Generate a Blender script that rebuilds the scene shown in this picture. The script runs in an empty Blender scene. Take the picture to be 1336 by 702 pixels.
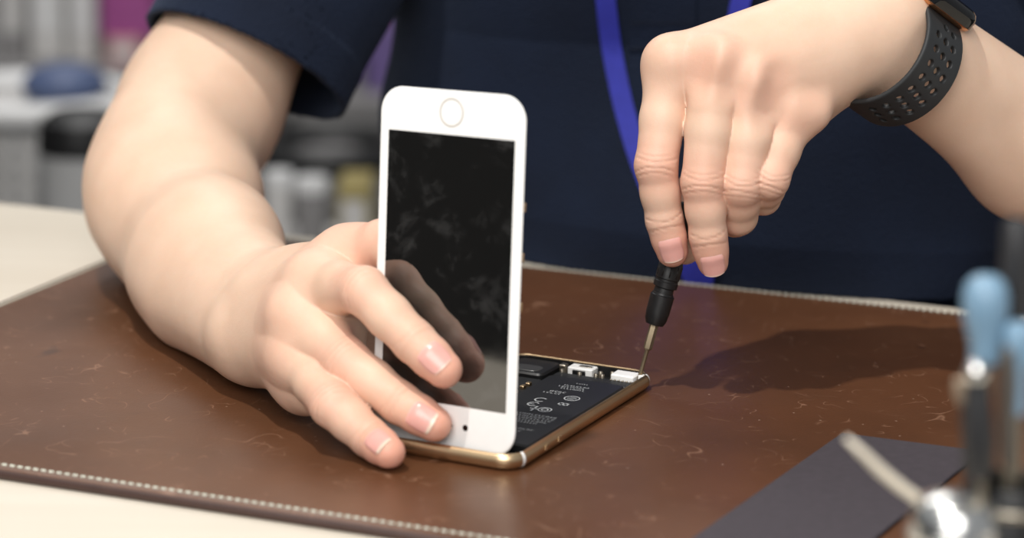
import bpy, bmesh, math
import numpy as np
from mathutils import Vector, Matrix

scene = bpy.context.scene
C = scene.collection
VOX = 0.95          # mm, mesh spacing on the hands

# ------------------------------------------------------------------ units
# Everything is laid out in millimetres with the desk mat's surface at z = 0 and the
# phone's near right corner at the origin; the mat lies 0.759 m above the floor.
DESK = 0.759
def W(p):
    return (p[0] * 0.001, p[1] * 0.001, p[2] * 0.001 + DESK)

# ------------------------------------------------------------------ camera
PITCH, ROLL, FPX = 0.23768, 0.01959, 3400.0
CAM = np.array([-3.305, -941.31, 308.30])
cp, sp = math.cos(PITCH), math.sin(PITCH)
FW = np.array([0, cp, -sp]); U0 = np.array([0, sp, cp]); R0 = np.array([1.0, 0, 0])
RT = R0 * math.cos(ROLL) + U0 * math.sin(ROLL)
UP = U0 * math.cos(ROLL) - R0 * math.sin(ROLL)
cd = bpy.data.cameras.new('camera')
cam = bpy.data.objects.new('camera', cd); C.objects.link(cam)
M = Matrix(((RT[0], UP[0], -FW[0], 0), (RT[1], UP[1], -FW[1], 0), (RT[2], UP[2], -FW[2], 0), (0, 0, 0, 1)))
M.translation = Vector(W(CAM)); cam.matrix_world = M
cd.sensor_width = 36.0; cd.lens = 36.0 * FPX / 1336.0
cd.clip_start = 0.05; cd.clip_end = 50
cd.dof.use_dof = True; cd.dof.focus_distance = 1.075; cd.dof.aperture_fstop = 5.6
cd.dof.aperture_blades = 9
scene.camera = cam

# ------------------------------------------------------------------ world and lights
wd = bpy.data.worlds.new('world'); scene.world = wd; wd.use_nodes = True
wd.node_tree.nodes['Background'].inputs[0].default_value = (0.93, 0.96, 1.0, 1)
wd.node_tree.nodes['Background'].inputs[1].default_value = 0.30

def lamp(name, kind, loc, target, energy, size, color=(1, 1, 1), size_y=None):
    l = bpy.data.lights.new(name, kind); l.energy = energy; l.color = color
    if kind == 'AREA':
        l.size = size
        if size_y: l.shape = 'RECTANGLE'; l.size_y = size_y
    else:
        l.shadow_soft_size = size
    o = bpy.data.objects.new(name, l); C.objects.link(o)
    o.location = W(loc)
    d = Vector(W(target)) - Vector(W(loc)); o.rotation_euler = d.to_track_quat('-Z', 'Y').to_euler()
    return o
lamp('ceiling_spotlight', 'AREA', (-360, -380, 1700), (40, 120, 40), 20, 0.06, (1.0, 0.96, 0.90))
lamp('front_fill_light', 'AREA', (-250, -1700, 1150), (0, 150, 60), 34, 1.2, (1.0, 0.98, 0.95), 1.2)  # added soft frontal fill behind the camera, evens the light on the fingers
lamp('shop_panel_light', 'AREA', (-400, 1900, 1800), (-300, 1900, -300), 20, 1.2, (1.0, 0.98, 0.96), 1.2)

vs = scene.view_settings
vs.view_transform = 'Standard'; vs.look = 'None'; vs.exposure = 0.10; vs.gamma = 1.0; vs.use_curve_mapping = False

# ------------------------------------------------------------------ geometry helpers
def ray(px, py): return FW + RT * (px - 668) / FPX - UP * (py - 351) / FPX
def at(px, py, Y):
    """point of the scene at depth Y (mm) for a measured photo position"""
    v = ray(px, py); return CAM + v * ((Y - CAM[1]) / v[1])
def onz(px, py, z=0.0):
    v = ray(px, py); return CAM + v * ((z - CAM[2]) / v[2])
def unit(v):
    v = np.asarray(v, float); return v / np.linalg.norm(v)

def mk(name, verts, faces, mat, parent=None, smooth=False, mats=None, fmat=None):
    me = bpy.data.meshes.new(name)
    me.from_pydata([W(v) for v in verts], [], faces)
    me.update()
    return finish(name, me, mat, parent, smooth)
def finish(name, me, mat, parent=None, smooth=False):
    if mat: me.materials.append(mat)
    if smooth:
        me.polygons.foreach_set('use_smooth', [True] * len(me.polygons))
    o = bpy.data.objects.new(name, me); C.objects.link(o)
    if parent:
        o.parent = parent
        o.matrix_parent_inverse = Matrix.Translation(-Vector(parent.location)) if parent.type == 'EMPTY' else Matrix()
    return o
def empty(name, loc):
    o = bpy.data.objects.new(name, None); C.objects.link(o); o.location = W(loc); o.empty_display_size = 0.02
    return o
def tag(o, label=None, cat=None, group=None, kind=None):
    if label: o['label'] = label
    if cat: o['category'] = cat
    if group: o['group'] = group
    if kind: o['kind'] = kind
    return o

class MB:
    """collects shapes (mm) and builds one mesh"""
    def __init__(s, xf=None): s.v = []; s.f = []; s.xf = xf
    def add(s, vs_, fs):
        n = len(s.v)
        for p in vs_:
            p = np.asarray(p, float); s.v.append(s.xf(p) if s.xf else p)
        s.f += [tuple(i + n for i in f) for f in fs]
        return s
    def loft(s, rings, cap=True, closed=True):
        n = len(rings[0]); vs_ = [p for r in rings for p in r]; fs = []
        for i in range(len(rings) - 1):
            for j in range(n if closed else n - 1):
                k = (j + 1) % n
                fs.append((i * n + j, i * n + k, (i + 1) * n + k, (i + 1) * n + j))
        if cap:
            fs.append(tuple(range(n - 1, -1, -1))); fs.append(tuple((len(rings) - 1) * n + j for j in range(n)))
        return s.add(vs_, fs)
    def rbox(s, x0, x1, y0, y1, z0, z1, r=1.0, b=0.4, seg=4):
        """upright slab with rounded plan corners and bevelled rims"""
        b = min(b, (z1 - z0) * 0.45)
        rings = [rrect(x0, x1, y0, y1, r, -b, z0, seg), rrect(x0, x1, y0, y1, r, 0, z0 + b, seg),
                 rrect(x0, x1, y0, y1, r, 0, z1 - b, seg), rrect(x0, x1, y0, y1, r, -b, z1, seg)]
        return s.loft(rings)
    def lathe(s, a, b, prof, seg=24, cap=True):
        """profile [(t along a->b in mm, radius)] turned about the axis a->b"""
        a = np.asarray(a, float); ax = unit(np.asarray(b, float) - a)
        e1 = unit(np.cross(ax, [0.31, 0.87, 0.2])); e2 = np.cross(ax, e1)
        rings = [[a + ax * t + (e1 * math.cos(q) + e2 * math.sin(q)) * r for q in np.linspace(0, 2 * math.pi, seg, endpoint=False)] for t, r in prof]
        return s.loft(rings, cap)
    def tube(s, pts, rad, seg=10, flat=None):
        pts = [np.asarray(p, float) for p in pts]; rings = []
        n0 = None
        for i, p in enumerate(pts):
            t = unit(pts[min(i + 1, len(pts) - 1)] - pts[max(i - 1, 0)])
            if n0 is None: n0 = unit(np.cross(t, [0.2, 0.3, 0.9]))
            e1 = unit(n0 - t * (n0 @ t)); e2 = np.cross(t, e1); n0 = e1
            r = rad[i] if isinstance(rad, (list, tuple)) else rad
            fl = flat if flat else 1.0
            rings.append([p + e1 * r * math.cos(q) + e2 * r * fl * math.sin(q) for q in np.linspace(0, 2 * math.pi, seg, endpoint=False)])
        return s.loft(rings)
    def build(s, name, mat, parent=None, smooth=False, angle=None):
        o = mk(name, s.v, s.f, mat, parent, smooth)
        if angle: auto(o, angle)
        return o
def auto(o, deg):
    me = o.data
    me.polygons.foreach_set('use_smooth', [True] * len(me.polygons))
    bm = bmesh.new(); bm.from_mesh(me); bmesh.ops.recalc_face_normals(bm, faces=bm.faces)
    th = math.radians(deg)
    for e in bm.edges:
        e.smooth = not (len(e.link_faces) == 2 and e.calc_face_angle(0) > th)
    bm.to_mesh(me); bm.free()
def rrect(x0, x1, y0, y1, r, grow, z, seg=4):
    x0 -= grow; x1 += grow; y0 -= grow; y1 += grow; r = max(r + grow, 0.05)
    out = []
    for cx, cy, q in ((x1 - r, y1 - r, 0), (x0 + r, y1 - r, 90), (x0 + r, y0 + r, 180), (x1 - r, y0 + r, 270)):
        for i in range(seg + 1):
            t = math.radians(q + 90 * i / seg); out.append((cx + r * math.cos(t), cy + r * math.sin(t), z))
    return out

# ------------------------------------------------------------------ signed distance modelling
def cone(P, a, b, ra, rb):
    a = np.asarray(a, np.float32); ba = np.asarray(b, np.float32) - a
    x = P[:, 0] - a[0]; y = P[:, 1] - a[1]; z = P[:, 2] - a[2]
    h = np.clip((x * ba[0] + y * ba[1] + z * ba[2]) / np.float32(max(float(ba @ ba), 1e-6)), 0, 1)
    x = x - h * ba[0]; y = y - h * ba[1]; z = z - h * ba[2]
    return np.sqrt(x * x + y * y + z * z) - (ra + (rb - ra) * h)
def dot3(q, v):
    v = np.asarray(v, np.float32); return q[:, 0] * v[0] + q[:, 1] * v[1] + q[:, 2] * v[2]
def smin(a, b, k):
    h = np.maximum(k - np.abs(a - b), 0) / k
    return np.minimum(a, b) - h * h * k * 0.25
def smax(a, b, k): return -smin(-a, -b, k)
def chain(P, pts, rad, k=3.0):
    d = None
    for i in range(len(pts) - 1):
        c = cone(P, pts[i], pts[i + 1], rad[i], rad[i + 1])
        d = c if d is None else smin(d, c, k)
    return d
def evalf(f, P, chunk=200000):
    out = np.empty(len(P), np.float32)
    for i in range(0, len(P), chunk): out[i:i + chunk] = f(P[i:i + chunk])
    return out
def grad(f, P, e=0.25, chunk=200000):
    g = np.zeros_like(P)
    for s in ((1, -1, -1), (-1, -1, 1), (-1, 1, -1), (1, 1, 1)):
        s = np.array(s, np.float32); g += evalf(f, P + s * e, chunk)[:, None] * s
    return g / (4 * e)
def surfnet(f, lo, hi, h, B=8, margin=4.0, chunk=200000, where=None):
    lo = np.asarray(lo, np.float32); hi = np.asarray(hi, np.float32)
    nb = np.ceil((hi - lo) / (h * B)).astype(int)
    bi = np.stack(np.meshgrid(*[np.arange(n) for n in nb], indexing='ij'), -1).reshape(-1, 3)
    cen = (lo + (bi + 0.5) * h * B).astype(np.float32)
    if where is not None: m = where(cen); bi = bi[m]; cen = cen[m]
    bi = bi[np.abs(evalf(f, cen, min(chunk, 8192))) < h * B * 0.87 * 1.15 + margin]
    N = nb * B + 2
    key = lambda c: ((c[..., 0] + 1).astype(np.int64) * (N[1] + 2) + c[..., 1] + 1) * (N[2] + 2) + c[..., 2] + 1
    g = np.stack(np.meshgrid(*[np.arange(B + 1)] * 3, indexing='ij'), -1)
    keys = []; pos = []; quads = []
    corners = [(i, j, k) for i in (0, 1) for j in (0, 1) for k in (0, 1)]
    edges = [(a, b) for a in range(8) for b in range(a + 1, 8) if sum(abs(np.array(corners[a]) - np.array(corners[b]))) == 1]
    for s in range(0, len(bi), 256):
        bb = bi[s:s + 256]
        gi = bb[:, None, None, None, :] * B + g[None]
        P = (lo + gi.reshape(-1, 3) * h).astype(np.float32)
        v = evalf(f, P, chunk).reshape(len(bb), B + 1, B + 1, B + 1)
        cv = np.stack([v[:, i:B + i, j:B + j, k:B + k] for i, j, k in corners], -1)
        ins = cv < 0; act = ins.any(-1) & ~ins.all(-1)
        base = gi[:, :B, :B, :B][act]; cva = cv[act]
        acc = np.zeros((len(base), 3)); cnt = np.zeros(len(base))
        for a, b in edges:
            va, vb = cva[:, a], cva[:, b]; m = (va < 0) != (vb < 0)
            t = np.where(m, va / np.where(m, va - vb, 1), 0)
            p = np.array(corners[a]) + t[:, None] * (np.array(corners[b]) - np.array(corners[a]))
            acc += p * m[:, None]; cnt += m
        keys.append(key(base)); pos.append(lo + (base + acc / cnt[:, None]) * h)
        c0 = v[:, :B, :B, :B] < 0
        for ax in range(3):
            sl = [slice(0, B)] * 3; sl[ax] = slice(1, B + 1)
            c1 = v[(slice(None),) + tuple(sl)] < 0
            m = c0 != c1; cc = gi[:, :B, :B, :B][m]; inside = c0[m]
            a1, a2 = (ax + 1) % 3, (ax + 2) % 3
            o1 = np.zeros(3, int); o1[a1] = 1; o2 = np.zeros(3, int); o2[a2] = 1
            q = np.stack([key(cc - o1 - o2), key(cc - o2), key(cc), key(cc - o1)], -1)
            q[~inside] = q[~inside][:, ::-1]
            quads.append(q)
    keys = np.concatenate(keys); pos = np.concatenate(pos); quads = np.concatenate(quads)
    od = np.argsort(keys); sk = keys[od]; pos = pos.astype(np.float32)
    idx = np.searchsorted(sk, quads); idx = np.minimum(idx, len(sk) - 1)
    ok = (sk[idx] == quads).all(1); idx = od[idx[ok]]
    for _ in range(2):
        gr = grad(f, pos, 0.25, chunk); d = evalf(f, pos, chunk)
        st = (d / np.maximum((gr * gr).sum(1), 0.2))[:, None] * gr
        L = np.linalg.norm(st, axis=1, keepdims=True)
        pos = pos - st * np.minimum(1, h * 0.7 / np.maximum(L, 1e-6))
    gr = grad(f, pos, 0.25, chunk)
    nrm = gr / np.maximum(np.linalg.norm(gr, axis=1, keepdims=True), 1e-6)
    return pos, idx, nrm
def net_mesh(name, pos, quads, nrm=None, col=None):
    me = bpy.data.meshes.new(name)
    n = len(pos); m = len(quads)
    me.vertices.add(n); w = pos * 0.001; w[:, 2] += DESK
    me.vertices.foreach_set('co', w.astype(np.float32).ravel())
    me.loops.add(m * 4); me.loops.foreach_set('vertex_index', quads.astype(np.int32).ravel())
    me.polygons.add(m); me.polygons.foreach_set('loop_start', np.arange(0, m * 4, 4, dtype=np.int32))
    me.polygons.foreach_set('use_smooth', np.ones(m, bool))
    me.update(calc_edges=True); me.validate()
    if nrm is not None: me.normals_split_custom_set_from_vertices(nrm.tolist())
    if col is not None:
        a = me.attributes.new('tint', 'FLOAT_COLOR', 'POINT'); a.data.foreach_set('color', col.astype(np.float32).ravel())
    return me

# ------------------------------------------------------------------ materials
def srgb(r, g, b):
    f = lambda c: (c / 255 / 12.92) if c / 255 <= 0.04045 else ((c / 255 + 0.055) / 1.055) ** 2.4
    return (f(r), f(g), f(b), 1)
class NT:
    def __init__(s, name):
        s.m = bpy.data.materials.new(name); s.m.use_nodes = True
        s.t = s.m.node_tree; s.b = s.t.nodes['Principled BSDF']
    def n(s, typ, **kw):
        o = s.t.nodes.new(typ)
        for k, v in kw.items():
            if k in o.inputs: o.inputs[k].default_value = v
            else: setattr(o, k, v)
        return o
    def l(s, a, b): s.t.links.new(a, b)
    def co(s, scale=1000.0):
        c = s.n('ShaderNodeTexCoord'); m = s.n('ShaderNodeMapping'); m.inputs['Scale'].default_value = (scale,) * 3
        s.l(c.outputs['Object'], m.inputs['Vector']); return m.outputs['Vector']
    def noise(s, vec, scale, detail=3.0, rough=0.5, dist=0.0):
        o = s.n('ShaderNodeTexNoise', Scale=scale, Detail=detail, Roughness=rough, Distortion=dist)
        s.l(vec, o.inputs['Vector']); return o.outputs['Fac']
    def ramp(s, fac, stops):
        o = s.n('ShaderNodeValToRGB'); e = o.color_ramp.elements
        while len(e) < len(stops): e.new(0.5)
        for i, (p, c) in enumerate(stops): e[i].position = p; e[i].color = c
        s.l(fac, o.inputs['Fac']); return o.outputs['Color']
    def mix(s, fac, a, b, mode='MIX'):
        o = s.n('ShaderNodeMix', data_type='RGBA', blend_type=mode)
        for sock, v in ((o.inputs[0], fac), (o.inputs[6], a), (o.inputs[7], b)):
            if hasattr(v, 'is_output'): s.l(v, sock)
            else: sock.default_value = v
        return o.outputs[2]
    def math(s, op, a, b=0.0):
        o = s.n('ShaderNodeMath', operation=op)
        for sock, v in ((o.inputs[0], a), (o.inputs[1], b)):
            if hasattr(v, 'is_output'): s.l(v, sock)
            else: sock.default_value = v
        return o.outputs[0]
    def bump(s, h, strength, dist):
        o = s.n('ShaderNodeBump', Strength=strength, Distance=dist); s.l(h, o.inputs['Height'])
        s.l(o.outputs['Normal'], s.b.inputs['Normal'])
def mat(name, col, rough=0.5, metal=0.0, var=0.0, vscale=0.3, bump=0.0, bscale=2.0, spec=0.5, coat=0.0):
    s = NT(name); b = s.b
    b.inputs['Base Color'].default_value = col; b.inputs['Roughness'].default_value = rough
    b.inputs['Metallic'].default_value = metal; b.inputs['Specular IOR Level'].default_value = spec
    b.inputs['Coat Weight'].default_value = coat; b.inputs['Coat Roughness'].default_value = 0.05
    v = s.co()
    if var:
        lo = tuple(c * (1 - var) for c in col[:3]) + (1,); hi = tuple(min(1, c * (1 + var)) for c in col[:3]) + (1,)
        s.l(s.ramp(s.noise(v, vscale), [(0.3, lo), (0.7, hi)]), b.inputs['Base Color'])
    if bump: s.bump(s.noise(v, bscale, 2.0), bump, 0.0003)
    return s.m

def skin_mat():
    s = NT('skin'); v = s.co()
    a = s.n('ShaderNodeAttribute', attribute_name='tint')
    sep = s.n('ShaderNodeSeparateColor'); s.l(a.outputs['Color'], sep.inputs['Color'])
    blot = s.noise(v, 0.05, 3.0)
    base = s.ramp(blot, [(0.3, (0.70, 0.485, 0.355, 1)), (0.7, (0.76, 0.545, 0.41, 1))])
    fine = s.noise(v, 0.6, 2.0)
    base = s.mix(s.math('MULTIPLY', fine, 0.10), base, (0.62, 0.36, 0.26, 1))
    red = s.mix(sep.outputs['Red'], base, (0.74, 0.30, 0.22, 1))
    dark = s.mix(sep.outputs['Green'], red, (0.45, 0.22, 0.15, 1))
    pale = s.mix(sep.outputs['Blue'], dark, (0.90, 0.68, 0.55, 1))
    s.l(pale, s.b.inputs['Base Color'])
    s.b.inputs['Roughness'].default_value = 0.52; s.b.inputs['Specular IOR Level'].default_value = 0.4
    s.b.inputs['Subsurface Weight'].default_value = 0.22
    s.b.inputs['Subsurface Radius'].default_value = (1.0, 0.38, 0.22)
    s.b.inputs['Subsurface Scale'].default_value = 0.0035
    vo = s.n('ShaderNodeTexVoronoi', Scale=1.4); s.l(v, vo.inputs['Vector'])
    h = s.math('ADD', s.math('MULTIPLY', vo.outputs['Distance'], 0.5), s.noise(v, 0.5, 3.0))
    s.bump(h, 0.22, 0.00025)
    return s.m
def nail_mat():
    s = NT('nail'); a = s.n('ShaderNodeAttribute', attribute_name='tint')
    sep = s.n('ShaderNodeSeparateColor'); s.l(a.outputs['Color'], sep.inputs['Color'])
    c = s.mix(sep.outputs['Red'], (0.74, 0.38, 0.33, 1), (0.82, 0.68, 0.55, 1))
    c = s.mix(sep.outputs['Green'], c, (0.84, 0.55, 0.50, 1))
    s.l(c, s.b.inputs['Base Color']); s.b.inputs['Roughness'].default_value = 0.28
    s.b.inputs['Subsurface Weight'].default_value = 0.1; s.b.inputs['Subsurface Scale'].default_value = 0.002
    s.b.inputs['Subsurface Radius'].default_value = (1.0, 0.38, 0.22)
    return s.m
def shirt_mat():
    s = NT('navy_pique'); v = s.co()
    c = s.ramp(s.noise(v, 0.02, 3.0), [(0.3, srgb(12, 20, 36)), (0.7, srgb(16, 26, 45))])
    s.l(c, s.b.inputs['Base Color']); s.b.inputs['Roughness'].default_value = 0.85
    s.b.inputs['Sheen Weight'].default_value = 0.15; s.b.inputs['Sheen Roughness'].default_value = 0.5
    s.b.inputs['Sheen Tint'].default_value = (0.35, 0.45, 0.7, 1)
    s.b.inputs['Specular IOR Level'].default_value = 0.2
    vo = s.n('ShaderNodeTexVoronoi', Scale=0.75); s.l(v, vo.inputs['Vector'])
    s.bump(vo.outputs['Distance'], 0.9, 0.0006)
    return s.m
def leather_mat():
    s = NT('brown_leather'); v = s.co()
    big = s.noise(v, 0.008, 4.0, 0.6)
    base = s.ramp(big, [(0.3, srgb(80, 51, 32)), (0.55, srgb(92, 58, 36)), (0.75, srgb(101, 66, 42))])
    # fine curved scratches: thin contour lines of a smooth noise, broken up by a second noise
    def scr(off, scale, width, msc, th):
        m = s.n('ShaderNodeMapping'); m.inputs['Location'].default_value = (off, off * 0.7, 0); m.inputs['Scale'].default_value = (1, 1, 0)
        s.l(v, m.inputs['Vector'])
        n = s.noise(m.outputs['Vector'], scale, 1.0, 0.5, 0.4)
        ln_ = s.ramp(s.math('ABSOLUTE', s.math('SUBTRACT', n, 0.5)), [(0.0, (1, 1, 1, 1)), (width, (0, 0, 0, 1))])
        mk_ = s.ramp(s.noise(m.outputs['Vector'], msc, 2.0), [(th, (0, 0, 0, 1)), (th + 0.08, (1, 1, 1, 1))])
        return s.math('MULTIPLY', ln_, mk_)
    sc = s.math('MAXIMUM', s.math('MAXIMUM', scr(11, 0.05, 0.010, 0.05, 0.55), scr(230, 0.08, 0.014, 0.07, 0.55)), scr(-140, 0.03, 0.005, 0.04, 0.54))
    vo = s.n('ShaderNodeTexVoronoi', Scale=0.10); s.l(v, vo.inputs['Vector'])
    sp_ = s.ramp(vo.outputs['Distance'], [(0.035, (1, 1, 1, 1)), (0.06, (0, 0, 0, 1))])
    base = s.mix(s.math('MULTIPLY', sc, 0.5), base, srgb(160, 122, 98))
    base = s.mix(s.math('MULTIPLY', sp_, 0.55), base, srgb(180, 150, 130))
    stn = s.ramp(s.noise(v, 0.035, 2.0), [(0.22, (1, 1, 1, 1)), (0.27, (0, 0, 0, 1))])
    base = s.mix(s.math('MULTIPLY', stn, 0.5), base, srgb(45, 30, 26))
    s.l(base, s.b.inputs['Base Color'])
    r = s.ramp(s.noise(v, 0.015, 4.0), [(0.3, (0.30, 0.30, 0.30, 1)), (0.7, (0.42, 0.42, 0.42, 1))])
    s.l(r, s.b.inputs['Roughness']); s.b.inputs['Specular IOR Level'].default_value = 0.5
    vo2 = s.n('ShaderNodeTexVoronoi', Scale=0.9); s.l(v, vo2.inputs['Vector'])
    s.bump(s.math('ADD', vo2.outputs['Distance'], s.math('MULTIPLY', sc, -0.8)), 0.12, 0.0003)
    return s.m
def screen_mat():
    s = NT('dark_display'); v = s.co()
    sm = s.noise(v, 0.05, 7.0, 0.7, 0.3)
    m = s.ramp(sm, [(0.52, (0, 0, 0, 1)), (0.74, (1, 1, 1, 1))])
    c = s.mix(s.math('MULTIPLY', m, 0.075), (0.006, 0.006, 0.006, 1), (0.55, 0.55, 0.55, 1))
    s.l(c, s.b.inputs['Base Color'])
    r = s.ramp(sm, [(0.4, (0.03, 0.03, 0.03, 1)), (0.8, (0.12, 0.12, 0.12, 1))]); s.l(r, s.b.inputs['Roughness'])
    s.b.inputs['IOR'].default_value = 2.3; s.b.inputs['Specular IOR Level'].default_value = 0.6
    return s.m
def table_mat():
    s = NT('cream_laminate'); v = s.co()
    m = s.n('ShaderNodeMapping'); m.inputs['Scale'].default_value = (0.003, 0.05, 0.05); m.inputs['Rotation'].default_value = (0, 0, 0.37)
    s.l(v, m.inputs['Vector'])
    c = s.ramp(s.noise(m.outputs['Vector'], 1.0, 4.0), [(0.3, srgb(214, 204, 188)), (0.7, srgb(222, 213, 198))])
    s.l(c, s.b.inputs['Base Color']); s.b.inputs['Roughness'].default_value = 0.35
    return s.m
M_skin = skin_mat(); M_nail = nail_mat(); M_shirt = shirt_mat(); M_leather = leather_mat()
M_screen = screen_mat(); M_table = table_mat()
M_edge = mat('dark_leather_edge', srgb(62, 42, 36), 0.45, var=0.1, bump=0.2)
M_thread = mat('pale_thread', srgb(196, 196, 182), 0.8, var=0.15, vscale=1.0)
M_white = mat('white_plastic', srgb(244, 243, 241), 0.25, var=0.01)
M_gold = mat('champagne_gold', srgb(214, 186, 148), 0.36, metal=1.0, var=0.05, vscale=0.1)
M_black = mat('black_plastic', srgb(22, 22, 23), 0.42, var=0.15, bump=0.1)
M_batt = mat('black_battery_film', srgb(30, 30, 31), 0.38, var=0.1, vscale=0.08)
M_print = mat('grey_print', srgb(165, 168, 170), 0.6, var=0.1, vscale=0.8)
M_steel = mat('steel', srgb(168, 160, 146), 0.36, metal=1.0, var=0.06)
M_chrome = mat('chrome', srgb(225, 225, 222), 0.22, metal=1.0, var=0.03)
M_rubber = mat('black_rubber', srgb(38, 40, 42), 0.6, var=0.08, vscale=0.2)
M_glass = mat('black_glass', srgb(8, 8, 9), 0.06, var=0.1)
M_blue = mat('blue_lanyard', srgb(38, 44, 150), 0.7, var=0.08, vscale=0.2, bump=0.4, bscale=1.2)
M_copper = mat('copper_gold', srgb(214, 160, 118), 0.25, metal=1.0, var=0.04)

# ------------------------------------------------------------------ setting: floor, wall, table
UM = np.array([math.cos(-0.36973), math.sin(-0.36973), 0]); NM = np.array([-UM[1], UM[0], 0])   # along / across the desk
ZUP = np.array([0, 0, 1.0])
def desk(u, n, z): return UM * u + NM * n + ZUP * z
M_floor = mat('grey_floor', srgb(74, 72, 70), 0.5, var=0.12, vscale=0.004)
M_wall = mat('grey_wall', srgb(150, 148, 146), 0.8, var=0.05, vscale=0.002)
FZ = -DESK * 1000
b = MB(); b.loft([[(-4000, -3500, FZ - 40), (4000, -3500, FZ - 40), (4000, 3400, FZ - 40), (-4000, 3400, FZ - 40)],
                  [(-4000, -3500, FZ), (4000, -3500, FZ), (4000, 3400, FZ), (-4000, 3400, FZ)]])
tag(b.build('floor', M_floor), kind='structure')
b = MB(); b.loft([[(-4000, 3400, FZ), (4000, 3400, FZ), (4000, 3480, FZ), (-4000, 3480, FZ)],
                  [(-4000, 3400, 2000), (4000, 3400, 2000), (4000, 3480, 2000), (-4000, 3480, 2000)]])
tag(b.build('wall_back', M_wall), kind='structure')
M_wall2 = mat('dark_grey_wall', srgb(52, 50, 46), 0.8, var=0.1, vscale=0.002)
b = MB(); b.loft([[(-3000, -3500, FZ), (-2920, -3500, FZ), (-2920, 3400, FZ), (-3000, 3400, FZ)],
                  [(-3000, -3500, 900), (-2920, -3500, 900), (-2920, 3400, 900), (-3000, 3400, 900)]])
tag(b.build('unseen_wall_left', M_wall2), kind='structure')  # unseen side wall, added dark so the display's reflection stays dark

TF, TB = -262.0, 345.0
tb = empty('work_table', desk(0, 0, FZ))
b = MB(lambda p: desk(p[0], p[1], p[2])); b.rbox(-900, 800, TF, TB, -30, -4, 6, 2)
b.build('table_top', M_table, tb, angle=30)
M_leg = mat('grey_steel_leg', srgb(120, 120, 122), 0.4, metal=0.6, var=0.05)
for u_ in (-860, 760):
    for n_ in (TF + 40, TB - 40):
        b = MB(lambda p: desk(p[0], p[1], p[2])); b.rbox(u_ - 20, u_ + 20, n_ - 20, n_ + 20, FZ, -30, 4, 1)
        b.build('leg', M_leg, tb, angle=30)
tag(tb, 'cream laminate work table under the brown leather desk mat', 'table')

# ------------------------------------------------------------------ leather desk mat
U0m, U1m, N0m, N1m = -317.0, 300.0, -76.0, 321.0
dm = empty('desk_mat', desk(0, 120, -4))
b = MB(lambda p: desk(p[0], p[1], p[2]))
rings = [rrect(U0m, U1m, N0m, N1m, 5, g_, z_, 5) for g_, z_ in ((-1.4, -4), (-0.3, -3.4), (0, -2.2), (-0.3, -0.9), (-1.2, -0.25), (-2.4, 0.1), (-7.4, 0.1), (-8.2, 0))]
b.loft(rings); b.build('leather_pad', M_leather, dm, angle=40)
b = MB(lambda p: desk(p[0], p[1], p[2]))
rings = [rrect(U0m, U1m, N0m, N1m, 5, g_, z_, 5) for g_, z_ in ((-0.2, -3.8), (0.5, -3.2), (0.8, -2.2), (0.4, -1.1), (-0.6, -0.35), (-1.2, -0.4), (-1.2, -3.8))]
b.loft(rings, cap=False); b.build('edge_binding', M_edge, dm, angle=60)
b = MB(lambda p: desk(p[0], p[1], p[2]))
def stitch(u0, n0, u1, n1):
    L = math.hypot(u1 - u0, n1 - n0); k = int(L / 3.4); d = np.array([u1 - u0, n1 - n0]) / L; q = np.array([-d[1], d[0]])
    for i in range(k):
        c = np.array([u0, n0]) + d * (i + 0.5) * L / k
        rr = []
        for t, r in ((-1.25, 0.2), (-0.9, 0.68), (0.9, 0.68), (1.25, 0.2)):
            rr.append([(*(c + d * t + q * r * math.cos(a_)), 0.25 + 0.6 * (r / 0.68) * math.sin(a_)) for a_ in np.linspace(0, 2 * math.pi, 6, endpoint=False)])
        b.loft(rr)
ins = 5.2
stitch(U0m + ins, N0m + ins, U1m - ins, N0m + ins); stitch(U0m + ins, N1m - ins, U1m - ins, N1m - ins)
stitch(U0m + ins, N0m + ins, U0m + ins, N1m - ins); stitch(U1m - ins, N0m + ins, U1m - ins, N1m - ins)
tag(b.build('stitching', M_thread, dm, True), 'pale thread stitching along the rim', kind='stuff')
tag(dm, 'scratched brown leather desk mat with pale stitched edges', 'desk mat')

# ------------------------------------------------------------------ phone body
PA = -0.442526537
pu = np.array([math.cos(PA), math.sin(PA), 0]); pw = np.array([-math.sin(PA), math.cos(PA), 0])
def ph(p): return pu * p[0] + pw * p[1] + ZUP * (p[2] + 0.15)
pb = empty('opened_phone', ph((-33, 69, 0)))
PR = 9.5
prof = [(-3.2, 0.0), (-1.9, 0.25), (-0.8, 1.1), (-0.15, 2.4), (0, 3.5), (-0.15, 4.6), (-0.7, 5.7), (-1.3, 6.3), (-1.9, 6.5), (-2.3, 6.2), (-2.3, 1.2)]
b = MB(ph); b.loft([rrect(-67, 0, 0, 138, PR, g_, z_, 8) for g_, z_ in prof], cap=False); b.build('frame', M_gold, pb, angle=50)
b = MB(ph); b.loft([rrect(-67, 0, 0, 138, PR, g_, z_, 8) for g_, z_ in ((-3.2, 0.0), (-2.2, 0.9), (-2.2, 1.2))]); b.build('back_plate', M_gold, pb, angle=30)
def band(pts, name):                       # white antenna line across the frame side
    b = MB(ph); rows = []
    for (x, y, nx, ny) in pts:
        rows.append([(x + nx * (g_ + 0.06), y + ny * (g_ + 0.06), z_) for g_, z_ in prof[1:10]])
    b.loft(rows, cap=False, closed=False); return b.build(name, M_white, pb, True)
def corner(cx, cy, a0, a1):
    return [(cx + math.cos(t) * PR, cy + math.sin(t) * PR, math.cos(t), math.sin(t)) for t in np.radians(np.linspace(a0, a1, 4))]
band(corner(-PR, PR, -8, -18), 'antenna_band'); band(corner(-PR, 138 - PR, 14, 24), 'antenna_band')
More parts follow.
